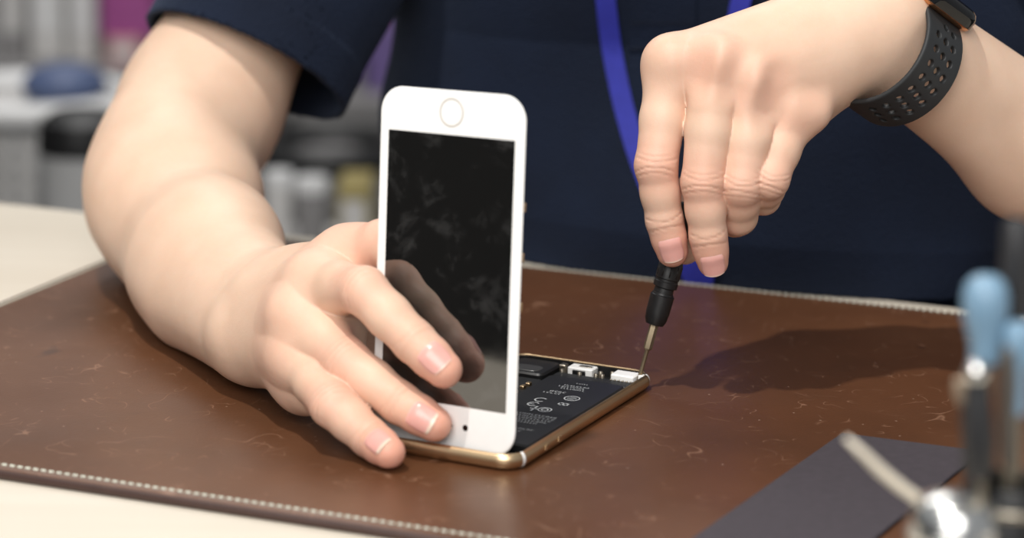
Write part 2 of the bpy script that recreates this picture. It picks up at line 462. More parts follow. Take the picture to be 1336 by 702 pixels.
band(corner(-67 + PR, PR, 188, 198), 'antenna_band'); band(corner(-67 + PR, 138 - PR, 166, 156), 'antenna_band')
for y in (27, 39):
    b = MB(ph); b.rbox(-0.6, 0.55, y - 1.6, y + 1.6, 2.4, 4.6, 0.4, 0.3); b.build('side_button', M_gold, pb, angle=40)
b = MB(ph); b.rbox(-66, -1, 1, 137, 1.1, 1.6, 8, 0.1); b.build('inner_tray', M_black, pb, angle=30)
ba = MB(ph).rbox(-39.5, -4.4, 20, 115, 1.5, 5.2, 2, 0.7).build('battery', M_batt, pb, angle=35)
# printed marks on the battery: rows of tiny characters, an oval mark and round symbols
b = MB(ph); rng = np.random.default_rng(5)
def glyphs(x0, x1, y, h):                  # rows read from the far end, so they run across the cell
    x = x0
    while x < x1:
        w_ = h * rng.uniform(0.35, 0.8)
        z = 5.23
        kind = rng.integers(0, 3); t = h * 0.2
        if kind == 0: rs = [(0, w_, 0, t), (0, t, 0, h)]
        elif kind == 1: rs = [(0, t, 0, h), (w_ - t, w_, 0, h), (0, w_, h - t, h)]
        else: rs = [(0, w_, 0, t), (0, w_, h - t, h), (0, t, 0, h)]
        for a0, a1, b0, b1 in rs:
            b.add([(x + a0, y + b0, z), (x + a1, y + b0, z), (x + a1, y + b1, z), (x + a0, y + b1, z)], [(0, 1, 2, 3)])
        x += w_ + h * 0.3
for y, x0, x1, h in ((107.5, -24, -19, 0.9), (103, -27.5, -16, 1.1), (100.6, -29, -17, 1.1), (98.2, -27, -16, 1.1),
                     (57.5, -31, -11, 1.3), (54.8, -31, -10, 1.3), (52.1, -31, -10, 1.3), (49.4, -31, -12, 1.3), (46.7, -31, -14, 1.3), (38, -27, -12, 1.2), (35, -25, -15, 1.2),
                     (92, -29, -22, 1.4), (89.4, -31, -24, 1.2)):
    glyphs(x0, x1, y, h * 1.45)
def ring(cx, cy, rx, ry, t, a0=0, a1=360, n=28):
    q = np.radians(np.linspace(a0, a1, n))
    o_ = [(cx + rx * math.cos(a), cy + ry * math.sin(a), 5.23) for a in q]; i_ = [(cx + (rx - t) * math.cos(a), cy + (ry - t) * math.sin(a), 5.23) for a in q]
    b.add(o_ + i_, [(k, k + 1, n + k + 1, n + k) for k in range(n - 1)])
def bar(x0, x1, y0, y1): b.add([(x0, y0, 5.23), (x1, y0, 5.23), (x1, y1, 5.23), (x0, y1, 5.23)], [(0, 1, 2, 3)])
ring(-16.5, 87, 3.4, 3.6, 0.55); bar(-18.6, -14.4, 86.7, 87.3); bar(-18, -15, 84.9, 85.4); bar(-18, -15, 88.6, 89.1)
ring(-27, 79, 2.6, 2.9, 0.7, 40, 320); ring(-27, 72, 2.6, 2.9, 0.7, 40, 320); bar(-29.3, -26.6, 71.7, 72.3)
bar(-18.5, -14, 76, 76.8); bar(-18.5, -17.8, 76, 79.5); bar(-16.5, -15.8, 76, 79.5); bar(-14.6, -13.9, 76, 79.5); bar(-18.5, -14, 78.7, 79.5)
ring(-19.5, 67, 3.0, 3.2, 0.6); ring(-19.5, 67, 1.6, 1.8, 0.6); bar(-24.5, -23.6, 63, 70); bar(-25.8, -22.3, 66, 66.8)
b.build('battery_print', M_print, ba)
# logic board, speaker, connectors
M_board = mat('black_circuit_board', srgb(20, 21, 22), 0.5, var=0.3, vscale=0.6)
b = MB(ph); b.loft([rrect(-67, 0, 0, 138, PR, g_, z_, 8) for g_, z_ in ((-2.36, 1.3), (-2.36, 5.9), (-2.9, 5.9), (-2.9, 1.3))], cap=False); b.build('inner_lining', M_black, pb, angle=40)
bd = MB(ph).rbox(-64, -41, 12, 112, 1.5, 3.4, 2, 0.3).build('logic_board', M_board, pb, angle=35)
for i in range(16):
    x = rng.uniform(-62, -46); y = rng.uniform(16, 104); w_, h_ = rng.uniform(3, 8), rng.uniform(3, 9)
    MB(ph).rbox(x - w_ / 2, x + w_ / 2, y - h_ / 2, y + h_ / 2, 3.3, 4.2 + rng.uniform(0, 0.6), 0.5, 0.15).build('chip', (M_steel, M_black, M_black)[i % 3], bd, angle=35)
for x, y in ((-43, 88), (-42.6, 80), (-43, 96), (-42.8, 101)):
    MB(ph).rbox(x - 1, x + 1, y - 1.4, y + 1.4, 3.3, 4.8, 0.3, 0.2).build('gold_contact', M_gold, bd, angle=35)
spk = MB(ph).rbox(-62, -42, 113, 134.5, 1.5, 5.2, 3, 0.8).build('loudspeaker_unit', M_black, pb, angle=35)
MB(ph).rbox(-58, -45.5, 115.5, 124, 5.1, 5.5, 3.5, 0.25).build('speaker_foil', mat('dark_foil', srgb(88, 88, 88), 0.35, metal=0.5, var=0.1), spk, angle=35)
cn = MB(ph).rbox(-37, -25.5, 127.5, 134.2, 1.5, 5.9, 0.6, 0.4).build('charging_connector', M_white, pb, angle=35)
MB(ph).rbox(-34.5, -28.5, 126.9, 128.4, 2.2, 5.0, 0.3, 0.2).build('connector_slot', M_black, cn, angle=35)
MB(ph).rbox(-33, -27, 130, 132.6, 5.85, 6.1, 0.5, 0.1).build('connector_plate', M_steel, cn, angle=35)
MB(ph).rbox(-16.2, -5.6, 125.6, 133.4, 1.5, 6.1, 0.8, 0.5).build('white_module', M_white, pb, angle=35)
MB(ph).rbox(-40, -4.5, 116.5, 124.5, 1.5, 4.0, 0.8, 0.3).build('flex_cable', M_board, pb, angle=35)
for x, y in ((-39.5, 131), (-22.5, 130), (-20.3, 126.5), (-23, 126), (-38.6, 125.5), (-30, 124.6), (-18, 132), (-3.8, 121)):
    MB(ph).lathe((x, y, 1.5), (x, y, 5), [(0, 0.9), (3.4, 0.9), (3.7, 0.7), (3.7, 0.35), (3.4, 0.3)], 10).build('screw', M_steel, pb, angle=40)
for i, x in enumerate(np.arange(-15.5, -4.5, 1.8)):
    MB(ph).rbox(x, x + 0.9, 123.2, 124.2, 3.9, 4.5, 0.2, 0.1).build('solder_pad', M_steel, pb, angle=35)
MB(ph).rbox(-41, -38, 127.5, 131.5, 1.5, 6.3, 0.5, 0.3).build('metal_clip', M_steel, pb, angle=35)
MB(ph).rbox(-4.8, -2.6, 128.5, 131.5, 1.5, 6.4, 0.5, 0.3).build('corner_clip', M_white, pb, angle=35)
tag(pb, 'opened gold phone body lying on the leather mat, black battery showing', 'phone')

# ------------------------------------------------------------------ phone screen assembly (held upright)
SA, SL, SR = -0.585033, 0.0919325, -0.042927
su = np.array([math.cos(SA), math.sin(SA), 0]); sw = np.array([-math.sin(SA), math.cos(SA), 0])
upS = ZUP * math.cos(SL) + sw * math.sin(SL)
uS = su * math.cos(SR) - upS * math.sin(SR); vS = upS * math.cos(SR) + su * math.sin(SR)
BRs = pw * 2.64 + ZUP * 5 - pu * 2.7
away = np.cross(vS, uS); away = away * np.sign(away @ sw); front = -away
def sc_(p): return BRs + uS * p[0] + vS * p[1] + front * p[2]        # x: -67..0, y: 0..138, z out of the glass
ps = empty('phone_screen', sc_((-33.5, 0, 0)))
b = MB(sc_); b.loft([rrect(-67, 0, 0, 138, 10, g_, z_, 8) for g_, z_ in ((-1.4, -2.6), (-1.0, -2.4), (-1.0, -1.1), (-0.25, -1.1), (0, -0.75), (0, -0.55), (-0.25, -0.22), (-0.8, -0.05), (-1.5, 0))])
b.build('white_bezel', M_white, ps, angle=35)
M_back = mat('silver_shield', srgb(170, 170, 168), 0.35, metal=0.9, var=0.05)
MB(sc_).rbox(-64, -3, 14, 124, -3.4, -2.5, 2, 0.3).build('shield_plate', M_back, ps, angle=35)
MB(sc_).rbox(-62.8, -4.2, 17, 121.1, -0.1, 0.04, 0.3, 0.03).build('display', M_screen, ps, angle=35)
def disc(cx, cy, r0, r1, z0, z1, name, m, par, seg=40):
    b = MB(sc_); rr = []
    for r, z in ((r0, z0), (r1, z0), (r1, z1), (r0, z1)):
        rr.append([(cx + r * math.cos(t), cy + r * math.sin(t), z) for t in np.linspace(0, 2 * math.pi, seg, endpoint=False)])
    if r0 > 0: b.loft(rr + [rr[0]], cap=False)
    else: b.loft(rr[1:3])
    return b.build(name, m, par, angle=40)
hb = disc(-33.5, 129.6, 0, 4.9, -0.3, 0.06, 'home_button', M_white, ps)
disc(-33.5, 129.6, 4.9, 5.6, -0.3, 0.10, 'button_ring', mat('pale_gold_ring', srgb(228, 222, 214), 0.35, metal=0.4, var=0.03), hb)
disc(-22.6, 9.0, 0, 1.25, -0.3, 0.05, 'front_camera', M_glass, ps, 20)
MB(sc_).rbox(-38.5, -28.5, 8.3, 9.7, -0.3, 0.04, 0.65, 0.02).build('earpiece_slot', mat('grey_mesh', srgb(90, 90, 90), 0.6, var=0.2), ps, angle=40)
for y in (96, 77, 58):
    MB(sc_).rbox(-1.4, -0.4, y - 1.8, y + 1.8, -3.2, -2.2, 0.3, 0.2).build('edge_clip', M_gold, ps, angle=40)
tag(ps, 'white phone screen held upright on the opened phone, dark smudged display', 'phone screen')
def scr(px, py, off):                      # photo position on a plane lying off mm in front of the glass
    v = ray(px, py); o = BRs + front * off
    return CAM + v * (((o - CAM) @ front) / (v @ front))

# ------------------------------------------------------------------ the person: hands and arms
class Limb: pass
F32 = lambda v: np.asarray(v, np.float32)
def arm_field(L):
    prims = []                                 # (a, b, ra, rb, blend radius, finger number or -1)
    for g in L.groups: prims += [(F32(a), F32(b_), ra, rb, g['k'], -1) for a, b_, ra, rb in g['prims']]
    for n, (pts, rad) in enumerate(L.fingers): prims += [(F32(pts[i]), F32(pts[i + 1]), rad[i], rad[i + 1], 2.5, n) for i in range(len(pts) - 1)]
    pa = np.stack([q[0] for q in prims]); pba = np.stack([q[1] for q in prims]) - pa; l2 = np.maximum((pba * pba).sum(1), 1e-6)
    ra_ = F32([q[2] for q in prims]); rb_ = F32([q[3] for q in prims])
    def f(P, raw=False):
        cen = P.mean(0); rad_ = float(np.sqrt(((P - cen) ** 2).sum(1).max()))
        q = cen - pa; h = np.clip((q * pba).sum(1) / l2, 0, 1); dc = np.sqrt(((q - h[:, None] * pba) ** 2).sum(1)) - (ra_ + (rb_ - ra_) * h)
        keep = dc < dc.min() + 2 * rad_ + 42
        d = None; fds = {}
        for i in np.nonzero(keep)[0]:
            a, b_, ra, rb, k, n = prims[i]
            c = cone(P, a, b_, ra, rb)
            if n < 0: d = c if d is None else smin(d, c, k)
            else: fds[n] = c if n not in fds else smin(fds[n], c, k)
        fd = None
        for c in fds.values(): fd = c if fd is None else smin(fd, c, 0.8)
        if d is None: d = fd
        elif fd is not None: d = smin(d, fd, L.web)
        for c0, r, k in L.bumps:
            q = P - np.asarray(c0, np.float32)
            d = smin(d, np.sqrt((q * q).sum(1)) - r, k)
        for c0, c1, r, k in L.grooves:         # soft valleys between the knuckles
            d = smax(d, -cone(P, c0, c1, r, r), k)
        for j, t, n, R, amp, offs in L.creases:
            q = P - j; m = (q * q).sum(1) < (R * 1.5) ** 2
            if m.any():
                qq = q[m]; al = dot3(qq, t); do = dot3(qq, n)
                wt = np.clip((do - 1.0) / 3.0, 0, 1) * np.exp(-(np.sqrt((qq * qq).sum(1)) / R) ** 6)
                lat = np.sqrt(np.maximum((qq * qq).sum(1) - al * al - do * do, 0))
                s = 0
                for o_, a_ in offs: s = s + a_ * np.exp(-((al - o_ - 0.03 * lat * lat * (1 if o_ > 0 else -1)) / 0.65) ** 2)
                dd = d[m] + (amp * s * wt).astype(np.float32); d[m] = dd
        return smax(d, 0.15 - P[:, 2], 2.5)      # flesh flattens where it rests on the mat
    return f

def finger(mcp, pip, dip, tip, r):
    """r: radii at MCP, PIP, DIP, tip; the shaft slims between the joints"""
    m1 = mcp + (pip - mcp) * 0.55; m2 = pip + (dip - pip) * 0.5; m3 = dip + (tip - dip) * 0.55
    return [mcp, m1, pip, m2, dip, m3, tip], [r[0], (r[0] + r[1]) / 2 * 0.985, r[1], (r[1] + r[2]) / 2 * 0.995, r[2], (r[2] + r[3]) / 2 * 1.0, r[3]]
CREASE_P = [(-3.4, 0.6), (-1.2, 0.9), (0.9, 1.0), (3.2, 0.6)]
CREASE_D = [(-1.3, 0.9), (1.2, 0.8)]
def crease(L, j0, j1, j2, view, r, amp, offs):
    t = unit(j2 - j0); n = view - t * (view @ t); n = unit(n)
    L.creases.append((F32(j1), F32(t), F32(n), r, amp, offs))

# ---- left of the picture: hand holding the screen
LH = Limb(); LH.web = 12.0; LH.bumps = []; LH.creases = []; LH.grooves = []
sh = np.array([-62, 475, 285.0]); el = at(221, 256, 300); wr = at(350, 410, 116)
midf = at(272, 330, 202)
perp = unit(np.array([0.50, 0.12, 0.86]))
ua1 = at(260, 145, 333)
mI, mM, mR, mP = at(414, 370, 70), at(391, 412, 62), at(389, 464, 58), at(398, 502, 62)
pI, dI, tI = scr(474, 379, 11), scr(541, 446, 9), scr(579, 482, 7.6)
pM, dM, tM = scr(450, 471, 11.5), scr(522, 526, 9), scr(566, 553, 7.4)
pR_, dR, tR = at(434, 528, 23), at(482, 571, 14), at(507, 590, 3)
pP, dP, tP = at(425, 520, 38), at(452, 540, 36), at(470, 552, 40)
tC, tMc, tIp, tT = at(398, 374, 106), at(456, 336, 84), at(500, 320, 70), scr(536, 335, -11.8)
c2 = 9.0
LH.groups = [
    dict(k=26, prims=[(sh, ua1, 42, 35), (ua1, el, 35, 32), (el + perp * 2, midf + perp * 6, 25, 21.5), (el - perp * 7, midf - perp * 10, 31, 25),
                      (midf + perp * 6, wr + perp * c2, 22, 14.5), (midf - perp * 10, wr - perp * c2, 25, 15.5), (at(266, 222, 288), at(282, 252, 264), 17, 16), (at(214, 165, 296), at(204, 218, 284), 21, 21), (at(204, 218, 284), at(232, 305, 240), 21, 23), (at(205, 258, 260), at(238, 232, 266), 25, 22), (at(256, 398, 172), at(328, 452, 102), 14, 10)]),
    dict(k=14, prims=[(wr + perp * 10, mI, 12.5, 10), (wr + perp * 4, mM, 13, 10), (wr - perp * 4, mR, 13, 10), (wr - perp * 10, mP, 12, 9.5),
                      (wr + perp * 6 + np.array([10, 0, 0]), mM + np.array([16, 8, 0]), 14, 11), (wr - perp * 6 + np.array([10, 0, 0]), mR + np.array([14, 10, 0]), 13, 10),
                      (at(326, 446, 104), at(374, 462, 70), 8, 8.5), (at(334, 416, 102), at(376, 418, 74), 8, 8.5), (at(352, 388, 104), at(398, 380, 80), 8, 8.5)]),
    dict(k=14, prims=[(wr + perp * 10 + np.array([6, 0, 0]), tC, 13, 12), (tC, tMc, 12.5, 11)]),
]
LH.fingers = [finger(mI, pI, dI, tI, (10.6, 9.3, 8.2, 7.2)), finger(mM, pM, dM, tM, (10.6, 9.3, 8.0, 6.9)),
              finger(mR, pR_, dR, tR, (10.2, 8.8, 7.4, 6.4)), finger(mP, pP, dP, tP, (9.5, 7.6, 6.6, 5.8)),
              ([tMc, (tMc + tIp) / 2, tIp, (tIp + tT) / 2, tT], [11.5, 10.2, 10.2, 9.6, 8.0])]
toc = lambda p: unit(CAM - p)
for m_ in (mI, mM, mR): LH.bumps.append((m_ + toc(m_) * 4 + np.array([-2, 0, 1]), 6.2, 10))
LH.bumps.append((at(308, 430, 104), 6.0, 12))          # wrist bone
for a_, j_, c_ in ((mI, pI, dI), (mM, pM, dM), (mR, pR_, dR)): crease(LH, a_, j_, c_, toc(j_), 11, 0.36, CREASE_P)
for a_, j_, c_ in ((pI, dI, tI), (pM, dM, tM), (pR_, dR, tR)): crease(LH, a_, j_, c_, toc(j_), 9.5, 0.36, CREASE_D)
LH.reds = [(pI, 9, 0.5), (dI, 8, 0.4), (tI, 10, 0.75), (pM, 9, 0.55), (dM, 8, 0.4), (tM, 10, 0.8), (pR_, 9, 0.5), (dR, 8, 0.4), (tR, 10, 0.8),
           (mI, 14, 0.3), (mM, 13, 0.4), (mR, 13, 0.45), (tMc, 14, 0.45), (tIp, 14, 0.5)]

# ---- right of the picture: hand with the screwdriver
RH = Limb(); RH.web = 7.0; RH.bumps = []; RH.creases = []; RH.grooves = []
rw = at(1150, 42, 142); rel = at(1600, 374, 266); rsh = np.array([262, 372, 280.0])
rmid = rw + (rel - rw) * 0.42
ax_ = unit(rel - rw); perpR = unit(np.cross(ax_, toc(rw))); perpR = perpR * np.sign(perpR[2])       # towards the picture's top
jI, jM, jR, jP = at(876, 84, 124), at(934, 86, 114), at(986, 112, 114), at(1032, 150, 120)
qI, eI, sI = at(856, 216, 110), at(867, 288, 110.5), at(877, 328, 111)
qM, eM, sM = at(917, 238, 103), at(924, 308, 104.5), at(930, 342, 106)
qR, eR, sR = at(967, 240, 105), at(963, 282, 117), at(956, 288, 132)
qP, eP, sP = at(1004, 234, 106), at(996, 258, 122), at(986, 258, 135)
kC, kM, kI, kT = at(1085, 70, 166), at(985, 160, 172), at(915, 248, 149), at(893, 322, 137)
RH.groups = [
    dict(k=22, prims=[(rsh, rel, 44, 30), (rel + perpR * 8, rmid + perpR * 9, 27, 20), (rel - perpR * 8, rmid - perpR * 9, 27, 20.5),
                      (rmid + perpR * 9, rw + perpR * 9, 20, 15), (rmid - perpR * 9, rw - perpR * 8, 20, 15.5)]),
    dict(k=13, prims=[(rw + perpR * 16 + np.array([-8, 0, 0]), jI, 15, 11.5), (rw + perpR * 4 + np.array([-6, 0, 0]), jM, 16, 11), (rw - perpR * 4 + np.array([-6, 0, 0]), jR, 16, 10.5),
                      (rw - perpR * 11 + np.array([-8, 0, 0]), jP, 14, 10),
                      (rw + np.array([-10, 12, -4]), jM + np.array([6, 16, -10]), 14, 12), (rw - perpR * 8 + np.array([-8, 12, -4]), jP + np.array([2, 14, -4]), 12, 10.5)]),
    dict(k=14, prims=[(rw + perpR * 4 + np.array([-10, 12, 0]), kC, 14, 14), (kC, kM, 14, 11.5)]),
]
RH.fingers = [finger(jI, qI, eI, sI, (10.6, 8.6, 7.5, 6.6)), finger(jM, qM, eM, sM, (10.6, 8.7, 7.5, 6.4)),
              finger(jR, qR, eR, sR, (10.3, 9.0, 7.8, 6.8)), finger(jP, qP, eP, sP, (9.6, 7.9, 6.9, 6.0)),
              ([kM, (kM + kI) / 2, kI, (kI + kT) / 2, kT], [11.5, 10.2, 10.0, 9.6, 7.6])]
for m_ in (jI, jM, jR, jP): RH.bumps.append((m_ + toc(m_) * 5.0 + np.array([0, 0, 3]), 6.8, 7))
RH.bumps.append((at(1064, 148, 116), 5.0, 9))
for a_, b_ in ((jI, jM), (jM, jR), (jR, jP)):
    c_ = (a_ + b_) / 2; c_ = c_ + toc(c_) * 18.0 + np.array([0, 0, -5.0])
    RH.grooves.append((c_, c_ + np.array([3, 0, 14.0]), 5.5, 8))
for a_, j_, c_ in ((jI, qI, eI), (jM, qM, eM), (jR, qR, eR), (jP, qP, eP)): crease(RH, a_, j_, c_, toc(j_), 11, 0.38, CREASE_P)
for a_, j_, c_ in ((qI, eI, sI), (qM, eM, sM)): crease(RH, a_, j_, c_, toc(j_), 9.5, 0.36, CREASE_D)
RH.reds = [(qI, 10, 0.55), (eI, 8, 0.35), (sI, 11, 0.8), (qM, 10, 0.55), (eM, 8, 0.35), (sM, 11, 0.8), (qR, 10, 0.5), (sR, 11, 0.7), (qP, 9, 0.45), (sP, 10, 0.9),
           (jI, 13, 0.3), (jM, 13, 0.45), (jR, 13, 0.45), (jP, 13, 0.45), (kI, 12, 0.5)]

def limb_mesh(L, pts, pad):
    f = arm_field(L); P = np.array(pts); lo = P.min(0) - pad; hi = P.max(0) + pad
    # fine net on the hand, coarser net on the arm; both lie on the same surface and overlap at the wrist
    o, t = F32(L.cut), F32(L.dirn)
    pos, q, nr = surfnet(f, lo, hi, VOX, chunk=729, where=lambda c: (c - o) @ t < 10)
    pos2, q2, nr2 = surfnet(f, lo, hi, 2.0, chunk=729, where=lambda c: (c - o) @ t > -14)
    q = np.concatenate([q, q2 + len(pos)]); pos = np.concatenate([pos, pos2]); nr = np.concatenate([nr, nr2])
    col = np.zeros((len(pos), 4), np.float32); col[:, 3] = 1
    for c, r, a in L.reds:
        d2 = ((pos - F32(c)) ** 2).sum(1); col[:, 0] = np.maximum(col[:, 0], a * np.exp(-d2 / ((r + 4) ** 2)))
    for j, t, n, R, amp, offs in L.creases:
        qq = pos - j; al = qq @ t; do = qq @ n; rr = np.sqrt((qq * qq).sum(1))
        wt = np.clip((do - 1) / 3, 0, 1) * np.exp(-(rr / R) ** 6)
        for o_, a_ in offs: col[:, 1] = np.maximum(col[:, 1], 0.34 * a_ * wt * np.exp(-((al - o_) / 0.7) ** 2))
    return f, pos, q, nr, col
LH.cut = ua1 + unit(sh - ua1) * 55; LH.dirn = unit(unit(sh - ua1) + np.array([0.0, 0, 0.2])); RH.cut = rw + (rel - rw) * 0.48; RH.dirn = unit(rel - rw)
fL, posL, qL, nL, cL = limb_mesh(LH, [sh, el, wr, mI, pI, tI, tR, tP, tT, tC, ua1], 44)
fR, posR, qR_, nR, cR = limb_mesh(RH, [rsh, rel, rw, jI, jM, qM, sM, sI, kT, kM, kC], 46)

# torso (under the shirt)
TC = np.array([112, 455, 0.0])
def torso_field(P, grow=0.0, belly=False):
    q = P - F32(TC); u_ = dot3(q, UM); n_ = dot3(q, NM); z = q[:, 2]
    # leaning a little towards the table further up
    n_ = n_ + np.clip(z, -100, 400) * 0.05
    if belly: n_ = n_ + 34 * (1 - 0.85 * np.clip((z - 20) / 90, 0, 1))
    hw = 168 + grow + 14 * np.clip(z / 250, -1, 1); hd = 92 + grow + 10 * np.exp(-((z - 190) / 90) ** 2)
    r = np.sqrt((u_ / hw) ** 2 + (n_ / hd) ** 2)
    r4 = ((np.abs(u_) / hw) ** 2.6 + (np.abs(n_) / hd) ** 2.6) ** (1 / 2.6)
    side = (r4 - 1) * np.minimum(hd, hw) * 0.95
    top = z - (330 - 0.0016 * u_ * u_ + grow); bot = -(z + 330)
    return smax(smax(side, top, 60), bot, 30)
posT, qT, nT = surfnet(lambda P: torso_field(P), TC + np.array([-260, -230, -350]), TC + np.array([260, 230, 360]), 7.0, margin=12)
cT = np.zeros((len(posT), 4), np.float32); cT[:, 3] = 1
allp = np.concatenate([posL, posR, posT]); oR = len(posL); oT = oR + len(posR)
me = net_mesh('body', allp, np.concatenate([qL, qR_ + oR, qT + oT]), np.concatenate([nL, nR, nT]), np.concatenate([cL, cR, cT]))
person = empty('person', (TC[0], TC[1], FZ))
body = finish('body', me, M_skin, person)
tag(person, 'person in a navy polo shirt repairing a phone, holding a screwdriver in the watch hand', 'person')

# fingernails: curved plates on the last finger joints, fitted to the skin
def nail(f, dip, tip, dors, wid, length, centre, free=0.25, rmax=9.6, name='fingernail'):
    t = unit(tip - dip); n = unit(dors - t * (dors @ t)); bb = np.cross(t, n)
    nv, ns = 15, 13; L = np.linalg.norm(tip - dip)
    base = dip + t * (L * centre)
    V = []; col = []
    R = np.zeros((nv, ns))
    vv = np.linspace(-0.5, 0.5, nv) * length; ph_ = np.linspace(-1, 1, ns)
    vg, sg = np.meshgrid(vv, ph_ * math.radians(62), indexing='ij'); vg = vg.ravel(); sg = sg.ravel()
    dirs = np.cos(sg)[:, None] * n + np.sin(sg)[:, None] * bb; r = np.full(len(vg), rmax)
    for _ in range(40): r = np.maximum(r - 0.8 * f(F32(base + vg[:, None] * t + dirs * r[:, None])), 1.0)
    R = r.reshape(nv, ns); R = np.minimum(R, np.median(R, axis=1, keepdims=True) * 1.1)
    # keep the plate nearly straight along the finger instead of following the tip round
    cut = int(nv * 0.62)
    for i in range(cut, nv): R[i] = np.maximum(R[i], R[cut - 1] - (i - cut + 1) * length / nv * 0.16)
    for i, v in enumerate(vv):
        x = (i / (nv - 1)) * 2 - 1
        wprof = max(0.05, 1 - (abs(x) ** 3.2) * (0.42 if x > 0 else 0.30)) ** 0.5
        for j, s_ in enumerate(ph_):
            a = s_ * math.asin(min(0.98, wid / 2 / R[i, ns // 2])) * wprof
            dr = n * math.cos(a) + bb * math.sin(a)
            jj = (a / math.radians(62) + 1) / 2 * (ns - 1); j0 = int(min(max(jj, 0), ns - 2)); fr = jj - j0
            r = R[i, j0] * (1 - fr) + R[i, j0 + 1] * fr
            edge = max(abs(s_), abs(x))
            lift = (0.45 if abs(s_) < 0.93 else -0.5) if x > -0.95 else -0.5
            lift = lift if x > -0.4 else min(lift, 0.45 - 1.3 * (-0.4 - x))
            V.append(base + t * (v - 0.9 * s_ * s_ * (1 if x > 0 else -1) * abs(x) ** 2) + dr * (r + lift))
            col.append((min(1, max(0, (x - (1 - free * 2)) * 6)), min(1, max(0, (-0.62 - x) * 4)) * 0.8, 0, 1))
    F = [(i * ns + j, i * ns + j + 1, (i + 1) * ns + j + 1, (i + 1) * ns + j) for i in range(nv - 1) for j in range(ns - 1)]
    nn = len(V); V2 = V + [p - n * 0.7 for p in V]; F += [tuple(nn + k for k in q[::-1]) for q in list(F)]
    rim = [j for j in range(ns)] + [i * ns + ns - 1 for i in range(1, nv)] + [(nv - 1) * ns + j for j in range(ns - 2, -1, -1)] + [i * ns for i in range(nv - 2, 0, -1)]
    for a_, b_ in zip(rim, rim[1:] + rim[:1]): F.append((b_, a_, nn + a_, nn + b_))
    o = mk(name, V2, F, M_nail, person, True)
    at_ = o.data.attributes.new('tint', 'FLOAT_COLOR', 'POINT'); at_.data.foreach_set('color', np.array(col + col, np.float32).ravel())
    auto(o, 60)
    return o
nail(fL, dI, tI, toc(tI) + np.array([0.05, 0, 0.12]), 11.5, 12.5, 0.72, 0.06)
nail(fL, dM, tM, toc(tM) + np.array([0.1, 0, -0.15]), 11.0, 12.5, 0.78, 0.14)
nail(fL, dR, tR, toc(tR) + np.array([0.15, 0, 0.0]), 9.5, 11.0, 0.80, 0.14)
nail(fR, eI, sI, toc(sI) + np.array([0, 0, -0.1]), 10.6, 12.0, 0.78, 0.07)
nail(fR, eM, sM, toc(sM) + np.array([0, 0, -0.1]), 10.6, 11.0, 0.88, 0.07)
nail(fR, eP, sP, np.array([0.1, -0.1, -1.0]), 8.5, 9.0, 0.7, 0.1)

# ---- shirt
def shirt_torso(P):
    w_ = waves(P) * 1.4
    t = smax(torso_field(P, 7.0) + w_, -(P[:, 2] + 300), 6)
    # above the table top the belly leans over the table's edge, and the cloth rests on it
    return np.minimum(t, np.maximum(torso_field(P, 7.0, True) + w_, -(P[:, 2] + 3.7)))
hemC = at(322, 86, 346)
sax = unit(sh - hemC); hemN = unit(sax + np.array([0.06, -0.12, 0.0]))
rsl = rsh + (rel - rsh) * 0.42; rsax = unit(rsh - rsl)
def waves(P):
    d = 0
    for k, (dx, dy, dz), a, ph0 in ((1, (0.031, 0.01, 0.012), 2.4, 0.3), (2, (-0.018, 0.012, 0.034), 2.0, 1.7), (3, (0.05, 0.02, -0.03), 1.1, 0.6), (4, (0.012, 0.0, 0.06), 0.9, 2.2), (5, (0.02, 0, 0.022), 3.0, 0.9)):
        d = d + a * np.sin(P[:, 0] * dx + P[:, 1] * dy + P[:, 2] * dz + ph0 + 0.8 * np.sin(P[:, 2] * 0.02 + P[:, 0] * 0.013))
    return d
def shirt_field(P):
    t = shirt_torso(P)
    s1 = smin(cone(P, hemC - sax * 40, sh, 53, 68) + waves(P) * 0.45, cone(P, sh, TC + np.array([0, 0, 300]), 64, 60), 30)
    s2 = smin(cone(P, rsl - rsax * 40, rsh, 54, 68) + waves(P) * 0.4, cone(P, rsh, TC + np.array([0, 0, 300]), 64, 60), 30)
    h1 = dot3(P - F32(hemC), hemN); h2 = dot3(P - F32(rsl), rsax)
    # hem band: a slightly proud strip along the sleeve end
    s1 = s1 - 0.7 * np.clip((22 - h1) / 1.5, 0, 1); s2 = s2 - 0.7 * np.clip((22 - h2) / 1.5, 0, 1)
    sh1 = np.maximum(smax(s1, -(s1 + 3.2), 0.8), -h1); sh2 = np.maximum(smax(s2, -(s2 + 3.2), 0.8), -h2)
    return smin(smin(t, sh1, 8), sh2, 8)
lo = np.minimum.reduce([hemC - 90, TC + np.array([-260, -170, -330]), rsl - 80]); hi = np.maximum.reduce([sh + 90, TC + np.array([280, 190, 370]), rsh + 90, rsl + 90])
pS, qS, nS = surfnet(shirt_field, lo, hi, 2.2, margin=5)
shirt = finish('polo_shirt', net_mesh('polo_shirt', pS, qS, nS), M_shirt, person)

